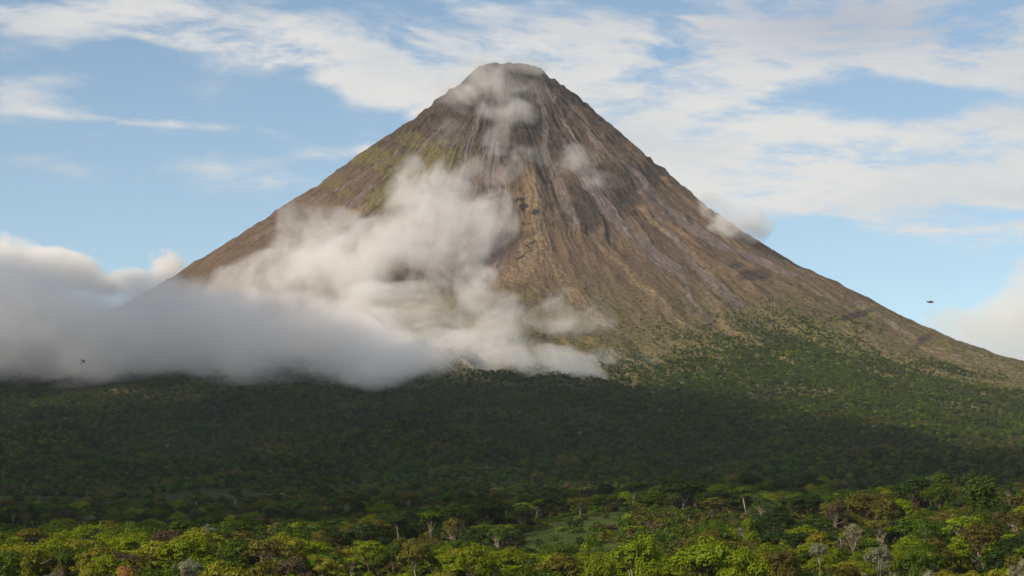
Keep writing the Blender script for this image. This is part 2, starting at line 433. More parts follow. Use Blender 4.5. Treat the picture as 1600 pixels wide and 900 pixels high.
def axis(fine, lo, hi, far, n=22):
    f = np.arange(lo, hi + 1, fine)
    g = np.geomspace(fine * 4, far, n)
    return np.concatenate([lo - g[::-1], f, hi + g])
gx = axis(9, -700, 700, 14000); gy = axis(9, 200, 2400, 14000)
GX, GY = np.meshgrid(gx, gy)
GZ = ground_low(GX, GY) + 1.2 * fbm(GX / 25, GY / 25, 3, 91)
rr = np.hypot(GX - SX, GY - SY)
GZ = GZ - 30 * (1 - sstep(rr, 3900, 4500))
far_ = np.hypot(GX, GY - 1000)
GZ = np.where(far_ > 12000, -45, GZ)
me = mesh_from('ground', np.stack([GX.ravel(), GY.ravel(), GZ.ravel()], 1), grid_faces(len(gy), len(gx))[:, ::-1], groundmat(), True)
ground = bpy.data.objects.new('ground', me); COL.objects.link(ground); tag(ground, kind='structure')

# ------------------------------------------------------------------ clouds
def surf_y(px, py, default=6800.0):
    """Distance at which the line of sight through a picture point meets the slope."""
    ys = np.arange(2300.0, 8200.0, 12.0)
    a = unproject(px, py, 1.0)
    z = H(a.x * ys, ys, False); hit = np.nonzero(z >= a.z * ys)[0]
    return float(ys[hit[0]]) if len(hit) else default

def cloud(name, label, cat, group, blobs, dens=0.012, amp=0.9, soft=2.2, feature=150.0, voxel=9.0, seed=0.0, bias=0.0, colour=(0.992, 0.985, 0.978), aniso=0.0,
          stretch=(1, 1, 1), wisp=0.45, rough=0.64):
    """A cloud as a body of droplets: soft ellipsoids torn by turbulence. blobs: (x, y, z, rx, ry, rz, weight) in metres."""
    B = np.array(blobs, float)
    lo = (B[:, :3] - B[:, 3:6]).min(0) - 30; hi = (B[:, :3] + B[:, 3:6]).max(0) + 30
    cen = (lo + hi) / 2
    vol = bpy.data.volumes.new(name); o = bpy.data.objects.new(name, vol); COL.objects.link(o); o.location = cen
    tag(o, label, cat, group)
    ng = bpy.data.node_groups.new(name, 'GeometryNodeTree')
    ng.interface.new_socket('Geometry', in_out='INPUT', socket_type='NodeSocketGeometry')
    ng.interface.new_socket('Geometry', in_out='OUTPUT', socket_type='NodeSocketGeometry')
    b = NB(ng)
    pos = b.node('GeometryNodeInputPosition').outputs[0]
    ps = b.vm('ADD', b.vm('MULTIPLY', pos, stretch), (seed * 913.0 + 1000, seed * 377.0, seed * 191.0))
    wv = b.vm('SUBTRACT', b.noise(ps, 1.0 / (feature * 1.6), 3, color=True), (0.5, 0.5, 0.5))
    pw = b.vm('ADD', pos, b.vm('SCALE', wv, scale=feature * 1.0))
    f = None
    for (x, y, z, rx, ry, rz, wt) in B:
        d = b.vm('MULTIPLY', b.vm('SUBTRACT', pw, (x - cen[0], y - cen[1], z - cen[2])), (1 / rx, 1 / ry, 1 / rz))
        g = b.mul(b.sub(1.0, b.vm('LENGTH', d)), wt)
        f = g if f is None else b.node('ShaderNodeMath', operation='SMOOTH_MAX')
        if g is not f:
            b.put(f.inputs[0], prev); b.put(f.inputs[1], g); f.inputs[2].default_value = 0.15; f = f.outputs[0]
        prev = f
    ws = b.vm('ADD', ps, b.vm('SCALE', wv, scale=feature * wisp))
    n = b.noise(ws, 1.0 / feature, 10, rough)
    n2 = b.m('ABSOLUTE', b.sub(b.noise(b.vm('ADD', ws, (77, 55, 33)), 1.6 / feature, 5, 0.6), 0.5))
    t = b.add(b.mul(b.sub(n, 0.5), 2.4), b.mul(b.sub(0.10, n2), 2.2))
    v = b.m('MULTIPLY', b.add(b.add(f, bias), b.mul(t, amp)), soft, clamp=True)
    v = b.mul(b.mul(v, v), dens)
    v = b.mul(v, b.remap(f, -0.02, 0.10))
    vc = b.node('GeometryNodeVolumeCube'); b.put(vc.inputs['Density'], v)
    vc.inputs['Min'].default_value = tuple(lo - cen); vc.inputs['Max'].default_value = tuple(hi - cen)
    for i, a in enumerate('XYZ'): vc.inputs['Resolution ' + a].default_value = int(min(400, max(8, (hi - lo)[i] / voxel)))
    mt = bpy.data.materials.new(name); mt.use_nodes = True
    q = NB(mt.node_tree); q.n.clear()
    pv = q.node('ShaderNodeVolumePrincipled'); pv.inputs['Color'].default_value = (*colour, 1); pv.inputs['Density'].default_value = 1.0
    pv.inputs['Anisotropy'].default_value = aniso
    q.l.new(pv.outputs[0], q.node('ShaderNodeOutputMaterial').inputs['Volume'])
    sm = b.node('GeometryNodeSetMaterial'); sm.inputs['Material'].default_value = mt
    b.l.new(vc.outputs[0], sm.inputs[0]); b.l.new(sm.outputs[0], b.node('NodeGroupOutput').inputs[0])
    vol.materials.append(mt)
    o.modifiers.new('droplets', 'NODES').node_group = ng
    return o

def puffs(spec, off=110.0, depth=0.7):
    """(px, py, half width px, half height px, weight[, Y]) in the photograph -> ellipsoids just in front of the slope behind them."""
    out = []
    for s in spec:
        px, py, hw, hh, wt = s[:5]
        Y = s[5] if len(s) > 5 else surf_y(px, py) - off
        p = unproject(px, py, Y); k = Y / FPX
        ry = s[6] if len(s) > 6 else max(60.0, min(hw, hh * 1.6) * k * depth)
        out.append((p.x, p.y, p.z, hw * k, ry, hh * k, wt))
    return out

GRP = 'clouds clinging to the volcano'
if True:
    cloud('cloud', 'long grey cloud bank hiding the foot of the left slope', 'cloud', GRP,
          puffs([(-220, 530, 330, 116, 1.2, 5300, 420), (20, 518, 260, 98, 1.1, 5300, 420), (200, 520, 230, 88, 1.1, 5300, 400), (370, 518, 200, 76, 1.1, 5300, 380), (500, 520, 150, 66, 1.0, 5300, 330),
                 (600, 545, 100, 44, .7, 5200, 250), (60, 462, 150, 50, .85, 5300, 250), (225, 458, 110, 42, 1.0, 5350, 240), (300, 474, 120, 42, .8, 5350, 250)]),
          dens=0.009, amp=1.5, soft=1.3, feature=300, voxel=7, seed=1, bias=0.12, wisp=1.2, rough=0.74, colour=(1.0, 0.978, 0.962))
    cloud('cloud', 'sunlit cream cloud plume climbing the left slope', 'cloud', GRP,
          puffs([(435, 442, 105, 50, 1.0), (512, 400, 90, 72, 1.1), (570, 435, 140, 92, 1.25), (650, 380, 120, 100, 1.2), (700, 310, 70, 80, 1.0), (640, 285, 40, 60, .7), (535, 328, 52, 30, .75),
                 (600, 490, 130, 70, 1.1), (740, 345, 60, 70, .8), (362, 466, 80, 36, .9), (690, 440, 60, 50, .7)]),
          dens=0.0135, amp=2.4, soft=1.0, feature=250, voxel=4.2, seed=2, bias=0.0, wisp=1.3, rough=0.74)
    cloud('cloud', 'pale ragged cloud puff low in front of the dark forest edge', 'cloud', GRP,
          puffs([(760, 515, 75, 72, 1.1), (800, 560, 85, 58, 1.2), (865, 580, 85, 38, .9), (690, 545, 100, 62, 1.0), (620, 565, 100, 48, 1.0), (885, 505, 66, 56, .55), (762, 468, 40, 46, .65)]),
          dens=0.014, amp=2.0, soft=1.05, feature=210, voxel=4.5, seed=3.3, bias=0.12, wisp=1.3, rough=0.74)
    cloud('mist', 'thin mist veil drifting over the summit and crater', 'mist', GRP,
          puffs([(795, 104, 80, 20, .8), (745, 128, 55, 36, .8), (700, 160, 50, 36, .6), (725, 165, 40, 30, .5), (785, 178, 52, 34, .9), (800, 140, 60, 34, .5), (850, 110, 30, 22, .4), (770, 220, 30, 50, .4), (740, 270, 40, 40, .35), (690, 210, 40, 40, .3)], off=60),
          dens=0.012, amp=2.0, soft=0.9, wisp=1.3, rough=0.74, feature=140, bias=0.06, voxel=4.5, seed=4.1, colour=(0.97, 0.955, 0.94))
    cloud('cloud', 'small white cloud tuft on the right ridge line', 'cloud', GRP,
          puffs([(1112, 318, 36, 20, .7, 6560, 60), (1148, 336, 48, 26, 1.0, 6560, 70), (1180, 350, 38, 22, .8, 6600, 60), (1135, 360, 34, 16, .5, 6540, 50)]),
          dens=0.020, amp=1.7, soft=1.1, wisp=1.3, rough=0.74, feature=100, bias=0.16, voxel=4, seed=5.2)
    cloud('cloud', 'tiny wisp over the grey scree chute right of centre', 'cloud', GRP,
          puffs([(900, 255, 40, 34, .8), (935, 285, 40, 22, .6), (818, 245, 44, 30, .75), (775, 325, 44, 36, .75), (790, 270, 40, 30, .5), (950, 290, 22, 14, .4)], off=40),
          dens=0.013, amp=1.8, soft=0.9, wisp=1.5, rough=0.74, feature=100, bias=0.03, voxel=4, seed=6.2)
    cloud('cloud', 'faint wisp above the forest right of the low puff', 'cloud', GRP,
          puffs([(950, 560, 70, 22, .6), (890, 500, 60, 42, .6), (1000, 562, 40, 14, .4)], off=60),
          dens=0.006, amp=1.8, soft=1.0, wisp=1.4, rough=0.74, feature=130, bias=0.05, voxel=6, seed=7.7)
    cloud('cloud', 'pale cumulus rising behind the right foot of the volcano', 'cloud', 'clouds behind the volcano',
          puffs([(1600, 500, 90, 60, 1.1, 9500, 260), (1530, 520, 80, 52, 1.0, 9500, 240), (1480, 500, 45, 32, .7, 9500, 160), (1640, 450, 70, 60, 1.0, 9500, 250), (1560, 580, 160, 60, 1.0, 9500, 260), (1740, 500, 140, 120, 1.0, 9500, 300)]),
          dens=0.005, amp=2.0, soft=1.4, rough=0.74, wisp=1.1, feature=170, voxel=8, seed=8.3, bias=0.08)
    cloud('cloud', 'bright cumulus tops peeping over the cloud bank at left', 'cloud', 'clouds behind the volcano',
          puffs([(20, 420, 80, 50, 1.1, 8200, 250), (100, 425, 70, 40, 1.0, 8200, 200), (255, 415, 34, 28, .9, 8200, 120), (-120, 420, 130, 60, 1.0, 8200, 250), (180, 440, 90, 26, .7, 8200, 150)]),
          dens=0.020, amp=2.2, soft=1.5, rough=0.74, wisp=1.1, feature=130, voxel=6, seed=9.9, bias=0.02)

# unseen cloud added high to the left, shaped so it shades the bank, the woods and the valley behind the first trees
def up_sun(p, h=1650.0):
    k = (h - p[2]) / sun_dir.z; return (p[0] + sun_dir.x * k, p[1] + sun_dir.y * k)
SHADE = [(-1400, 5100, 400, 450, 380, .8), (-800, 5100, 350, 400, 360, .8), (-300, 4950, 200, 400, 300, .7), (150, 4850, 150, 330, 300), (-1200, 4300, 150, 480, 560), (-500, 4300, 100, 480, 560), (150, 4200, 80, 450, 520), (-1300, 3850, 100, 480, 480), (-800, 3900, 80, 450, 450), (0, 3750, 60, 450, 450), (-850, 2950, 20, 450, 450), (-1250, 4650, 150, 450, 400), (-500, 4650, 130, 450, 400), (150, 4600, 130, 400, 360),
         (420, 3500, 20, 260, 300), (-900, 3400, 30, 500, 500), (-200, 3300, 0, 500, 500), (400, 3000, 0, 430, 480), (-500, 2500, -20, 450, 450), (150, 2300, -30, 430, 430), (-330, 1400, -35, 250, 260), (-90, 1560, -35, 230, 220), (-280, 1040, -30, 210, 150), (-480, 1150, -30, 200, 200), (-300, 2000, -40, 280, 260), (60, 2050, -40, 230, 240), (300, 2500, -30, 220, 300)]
cloud('cloud', 'unseen cloud added left of the view to shade the lower slopes', 'cloud', 'added cloud out of view',
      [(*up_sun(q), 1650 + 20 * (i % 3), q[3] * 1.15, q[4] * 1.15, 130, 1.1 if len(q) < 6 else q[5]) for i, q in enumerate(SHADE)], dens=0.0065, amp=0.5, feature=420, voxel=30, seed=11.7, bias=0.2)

# the air: thin haze in one closed box round everything
hz = mesh_from('haze', [(x, y, z) for z in (-80, 1900) for (x, y) in ((-14600, -13600), (14600, -13600), (14600, 17000), (-14600, 17000))],
               [(0, 3, 2, 1), (4, 5, 6, 7), (0, 1, 5, 4), (1, 2, 6, 5), (2, 3, 7, 6), (3, 0, 4, 7)], None, False)
hm = bpy.data.materials.new('haze'); hm.use_nodes = True; q = NB(hm.node_tree); q.n.clear()
pv = q.node('ShaderNodeVolumePrincipled'); pv.inputs['Color'].default_value = (0.86, 0.93, 1.0, 1); pv.inputs['Density'].default_value = 1.3e-5; pv.inputs['Anisotropy'].default_value = 0.0
q.l.new(pv.outputs[0], q.node('ShaderNodeOutputMaterial').inputs['Volume']); hz.materials.append(hm)
haze = bpy.data.objects.new('haze', hz); COL.objects.link(haze); tag(haze, 'thin blue haze in the air', 'haze', None, 'stuff')

# ------------------------------------------------------------------ foliage and bark
KINDS = {   # leaf colours: two ends of the range
    'dark':   ((0.018, 0.036, 0.008), (0.040, 0.068, 0.012)),
    'green':  ((0.038, 0.074, 0.006), (0.092, 0.140, 0.009)),
    'bright': ((0.098, 0.155, 0.005), (0.215, 0.255, 0.009)),
    'yellow': ((0.135, 0.150, 0.010), (0.260, 0.250, 0.020)),
    'olive':  ((0.070, 0.070, 0.011), (0.150, 0.132, 0.022)),
    'brown':  ((0.075, 0.055, 0.030), (0.130, 0.095, 0.050)),
    'silver': ((0.130, 0.145, 0.080), (0.280, 0.280, 0.175)),
    'orange': ((0.260, 0.130, 0.030), (0.420, 0.240, 0.060)),
}
def leafmat(name, c0, c1, amt=0.22):
    m_ = bpy.data.materials.new('leaves_' + name); m_.use_nodes = True
    b = NB(m_.node_tree); b.n.clear()
    f = b.add(b.mul(b.attr('tint', 'INSTANCER'), 0.55), b.mul(b.attr('lv'), 0.45))
    c = b.mix(f, c0, c1)
    hs = b.node('ShaderNodeHueSaturation'); b.put(hs.inputs['Color'], c)
    b.put(hs.inputs['Hue'], b.add(0.485, b.mul(b.attr('tint', 'INSTANCER'), 0.03)))
    d = b.node('ShaderNodeBsdfDiffuse'); b.put(d.inputs[0], hs.outputs[0])
    t = b.node('ShaderNodeBsdfTranslucent'); b.put(t.inputs[0], b.mix(1.0, hs.outputs[0], (1.0, 1.0, 0.5), 'MULTIPLY'))
    g = b.node('ShaderNodeBsdfGlossy'); g.inputs['Roughness'].default_value = 0.45; g.inputs[0].default_value = (1, 1, 1, 1)
    mx = b.node('ShaderNodeMixShader'); mx.inputs[0].default_value = amt; b.l.new(d.outputs[0], mx.inputs[1]); b.l.new(t.outputs[0], mx.inputs[2])
    m2 = b.node('ShaderNodeMixShader'); m2.inputs[0].default_value = 0.008; b.l.new(mx.outputs[0], m2.inputs[1]); b.l.new(g.outputs[0], m2.inputs[2])
    b.l.new(m2.outputs[0], b.node('ShaderNodeOutputMaterial').inputs[0])
    return m_
LEAF = {k: leafmat(k, *v) for k, v in KINDS.items()}
def barkmat(name, c0, c1):
    m_ = bpy.data.materials.new('bark_' + name); m_.use_nodes = True
    b = NB(m_.node_tree); bs = b.n['Principled BSDF']
    p = b.node('ShaderNodeTexCoord').outputs['Object']
    n_ = b.noise(b.vm('MULTIPLY', p, (2.0, 2.0, 0.7)), 1.0, 5, 0.65)
    b.put(bs.inputs['Base Color'], b.mix(b.remap(n_, 0.38, 0.62), c0, c1)); bs.inputs['Roughness'].default_value = 0.9
    bs.inputs['Specular IOR Level'].default_value = 0.15
    return m_
BARK = {'pale': barkmat('pale', (0.17, 0.135, 0.10), (0.40, 0.34, 0.27)), 'brown': barkmat('brown', (0.07, 0.05, 0.035), (0.17, 0.12, 0.085))}

# ------------------------------------------------------------------ trees
class Mesh:
    def __init__(s): s.v = []; s.f = []; s.n = 0; s.lv = []
    def add(s, v, f, lv=0.5):
        v = np.asarray(v, np.float32); s.v.append(v); s.f.append(np.asarray(f, np.int32) + s.n); s.n += len(v)
        s.lv.append(np.full(len(v), lv, np.float32) if np.isscalar(lv) else np.asarray(lv, np.float32))
    def arrays(s): return np.concatenate(s.v), np.concatenate(s.f), np.concatenate(s.lv)

def tube(ms, pts, r0, r1, sides=6, rng=None):
    pts = np.array(pts, float); n = len(pts); k = np.arange(sides) * 2 * np.pi / sides
    vs = []
    for i in range(n):
        d = pts[min(i + 1, n - 1)] - pts[max(i - 1, 0)]; d /= np.linalg.norm(d) + 1e-9
        a = np.cross(d, (0.3, 0.9, 0.1)); a /= np.linalg.norm(a); b = np.cross(d, a)
        rad = r0 + (r1 - r0) * i / (n - 1)
        vs.append(pts[i] + rad * (np.cos(k)[:, None] * a + np.sin(k)[:, None] * b))
    fs = []
    for i in range(n - 1):
        for j in range(sides):
            j2 = (j + 1) % sides
            fs.append((i * sides + j, i * sides + j2, (i + 1) * sides + j2, (i + 1) * sides + j))
    ms.add(np.concatenate(vs), fs)

def bend(p0, p1, sag, rng, n=5):
    p0 = np.array(p0, float); p1 = np.array(p1, float); t = np.linspace(0, 1, n)[:, None]
    L = np.linalg.norm(p1 - p0)
    off = rng.normal(0, 1, 3) * L * sag; off[2] = abs(off[2]) * 0.3
    wob = rng.normal(0, 0.03 * L, (n, 3)) * (t * (1 - t) * 4)
    return p0 + (p1 - p0) * t + off * (t * (1 - t)) * 2 + wob

def leaves(ms, cen, rad, n, size, rng, up=0.5, lv=0.5, shell=0.62, under=0.3):
    """n leaf sprays on and inside a lumpy ellipsoid."""
    d = rng.normal(0, 1, (n, 3)); d /= np.linalg.norm(d, axis=1)[:, None]
    flip = (d[:, 2] < -0.15) & (rng.random(n) > under); d[flip, 2] *= -1
    lump = 1 + 0.22 * np.sin(d[:, 0] * 5.1 + cen[0]) * np.cos(d[:, 1] * 4.3 + cen[1]) + 0.1 * np.sin(d[:, 2] * 9 + cen[2])
    rr_ = (shell + (1.06 - shell) * rng.random(n) ** 0.6) * lump
    p = np.array(cen) + d * np.array(rad) * rr_[:, None]
    nn = d * 1.0 + rng.normal(0, 0.34, (n, 3)); nn[:, 2] += up; nn /= np.linalg.norm(nn, axis=1)[:, None]
    a = np.cross(nn, rng.normal(0, 1, (n, 3))); a /= np.linalg.norm(a, axis=1)[:, None]; b = np.cross(nn, a)
    s = size * (0.6 + 0.8 * rng.random(n))[:, None]; e = s * (0.55 + 0.3 * rng.random(n))[:, None]
    fold = nn * s * (rng.random(n)[:, None] - 0.2) * 0.5
    v = np.stack([p - a * s, p - b * e + fold, p + a * s, p + b * e + fold], 1).reshape(-1, 3)
    ms.add(v, np.arange(4 * n).reshape(-1, 4), np.repeat(np.clip(lv + rng.normal(0, 0.2, n), 0, 1), 4))

SHAPES = {  # height, crown width, crown depth, lobes, lobe radius, lobe flatness, fork height, trunk radius, leaves per lobe, leaf size, dome
    'dome':     dict(h=16, w=14, d=9.0, n=38, r=1.75, fl=.80, fork=.32, tr=.38, lp=170, ls=.27, dome=.8),
    'round':    dict(h=13, w=9.5, d=9.0, n=24, r=1.6, fl=.90, fork=.30, tr=.28, lp=160, ls=.26, dome=.7),
    'umbrella': dict(h=15, w=14, d=5.0, n=28, r=1.7, fl=.45, fork=.42, tr=.30, lp=140, ls=.26, dome=.5),
    'layered':  dict(h=14, w=12.5, d=8.5, n=30, r=1.7, fl=.38, fork=.28, tr=.30, lp=130, ls=.25, dome=.3),
    'slim':     dict(h=20, w=8,  d=8.0, n=14, r=1.7, fl=.70, fork=.60, tr=.27, lp=234, ls=0.32, dome=.9),
    'open':     dict(h=16, w=13, d=8.0, n=15, r=1.8, fl=.60, fork=.30, tr=.34, lp=135, ls=0.30, dome=.8),
    'bare':     dict(h=16, w=11, d=8.0, n=15, r=1.4, fl=.50, fork=.38, tr=.33, lp=60, ls=.28, dome=.9),
    'draped':   dict(h=17, w=11, d=15., n=26, r=2.3, fl=1.1, fork=.30, tr=.40, lp=234, ls=0.33, dome=.5),
    'shrub':    dict(h=6,  w=9,  d=5.5, n=18, r=1.6, fl=.75, fork=.10, tr=.16, lp=198, ls=0.27, dome=1.0),
}
def build_tree(shape, seed):
    S = SHAPES[shape]; rng = np.random.default_rng(seed); tm, cm = Mesh(), Mesh()
    h, w, d = S['h'], S['w'], S['d']
    fz = h * S['fork'] * rng.uniform(.85, 1.1); lean = rng.normal(0, 0.05 * h, 2)
    top = np.array([lean[0], lean[1], fz])
    tube(tm, bend((0, 0, -1.5), top, .05, rng, 6), S['tr'] * 1.25, S['tr'] * .8, 8)
    stems = [top]
    if shape in ('dome', 'layered', 'open', 'bare', 'umbrella'):
        for k in range(rng.integers(2, 4)):
            a = rng.uniform(0, 6.28); e = top + np.array([math.cos(a) * w * .13, math.sin(a) * w * .13, (h - fz) * rng.uniform(.25, .45)])
            tube(tm, bend(top, e, .08, rng, 4), S['tr'] * .7, S['tr'] * .45, 6); stems.append(e)
    for i in range(S['n']):
        a = i * 2.39996 + rng.normal(0, .25); q = math.sqrt((i + .6) / S['n']) * (w / 2 - S['r'] * .75)
        q *= rng.uniform(.8, 1.12)
        q *= 1 + .16 * math.sin(a * 3 + seed) ; rel = q / (w / 2)
        zc = h - S['r'] * S['fl'] - d * (S['dome'] * .75 * rel ** 2.2 + (1 - S['dome']) * rng.random() * .8) - rng.random() * d * .22
        if shape == 'draped': zc = h - S['r'] - rng.random() * d * .85; q = (w / 2 - S['r']) * rng.uniform(.1, 1) ** .6 * (0.75 + .25 * math.sin(zc))
        c = np.array([lean[0] + math.cos(a) * q, lean[1] + math.sin(a) * q, zc])
        s = stems[int(rng.integers(0, len(stems)))] if len(stems) > 1 else top
        if i % (1 if shape in ('bare', 'open') else 2) == 0:
            tube(tm, bend(s, c, .10, rng, 5), S['tr'] * .42, S['tr'] * .10, 5)
            if shape in ('bare', 'open'):
                for _ in range(3):
                    tube(tm, bend(c + (s - c) * rng.uniform(.1, .5), c + rng.normal(0, S['r'] * .8, 3) * (1, 1, .6), .1, rng, 4), S['tr'] * .16, .03, 4)
        rad = S['r'] * rng.uniform(.75, 1.25)
        leaves(cm, c, (rad * rng.uniform(.9, 1.25), rad * rng.uniform(.9, 1.25), rad * S['fl']), int(S['lp'] * (rad / S['r']) ** 2), S['ls'], rng,
               lv=float(np.clip(.5 + rng.normal(0, .22), 0, 1)))
    return tm, cm

TEMPL = {}
for si, sh in enumerate(SHAPES):
    for v in range(3):
        TEMPL[(sh, v)] = build_tree(sh, 100 + si * 10 + v)
_mc = {}
def part_mesh(shape, var, part, mat, colour):
    key = (shape, var, part, colour)
    if key not in _mc:
        v, f, lv = TEMPL[(shape, var)][0 if part == 'trunk' else 1].arrays()
        _mc[key] = mesh_from(part + '_' + shape, v, f, mat, part == 'trunk', {'lv': lv})
    return _mc[key]

def make_tree(loc, shape, var, colour, bark, sw, sh_, rot, tint, name):
    t = bpy.data.objects.new(name, None); COL.objects.link(t); t.location = loc; t.rotation_euler.z = rot; t.scale = (sw, sw, sh_); t.empty_display_size = 2
    for part, mat, ck in (('trunk', BARK[bark], bark), ('crown', LEAF[colour], colour)):
        c = bpy.data.objects.new(part, part_mesh(shape, var, part, mat, ck)); COL.objects.link(c); c.parent = t; c['tint'] = float(tint)
    return t

# where the skyline of the near trees runs in the photograph
SKX = [-300, 0, 100, 200, 400, 500, 560, 640, 700, 760, 830, 870, 960, 1020, 1100, 1180, 1250, 1300, 1370, 1470, 1500, 1600, 1900]
SKY_ = [815, 815, 806, 808, 800, 806, 797, 792, 782, 776, 778, 776, 766, 762, 756, 760, 764, 768, 756, 756, 764, 758, 755]

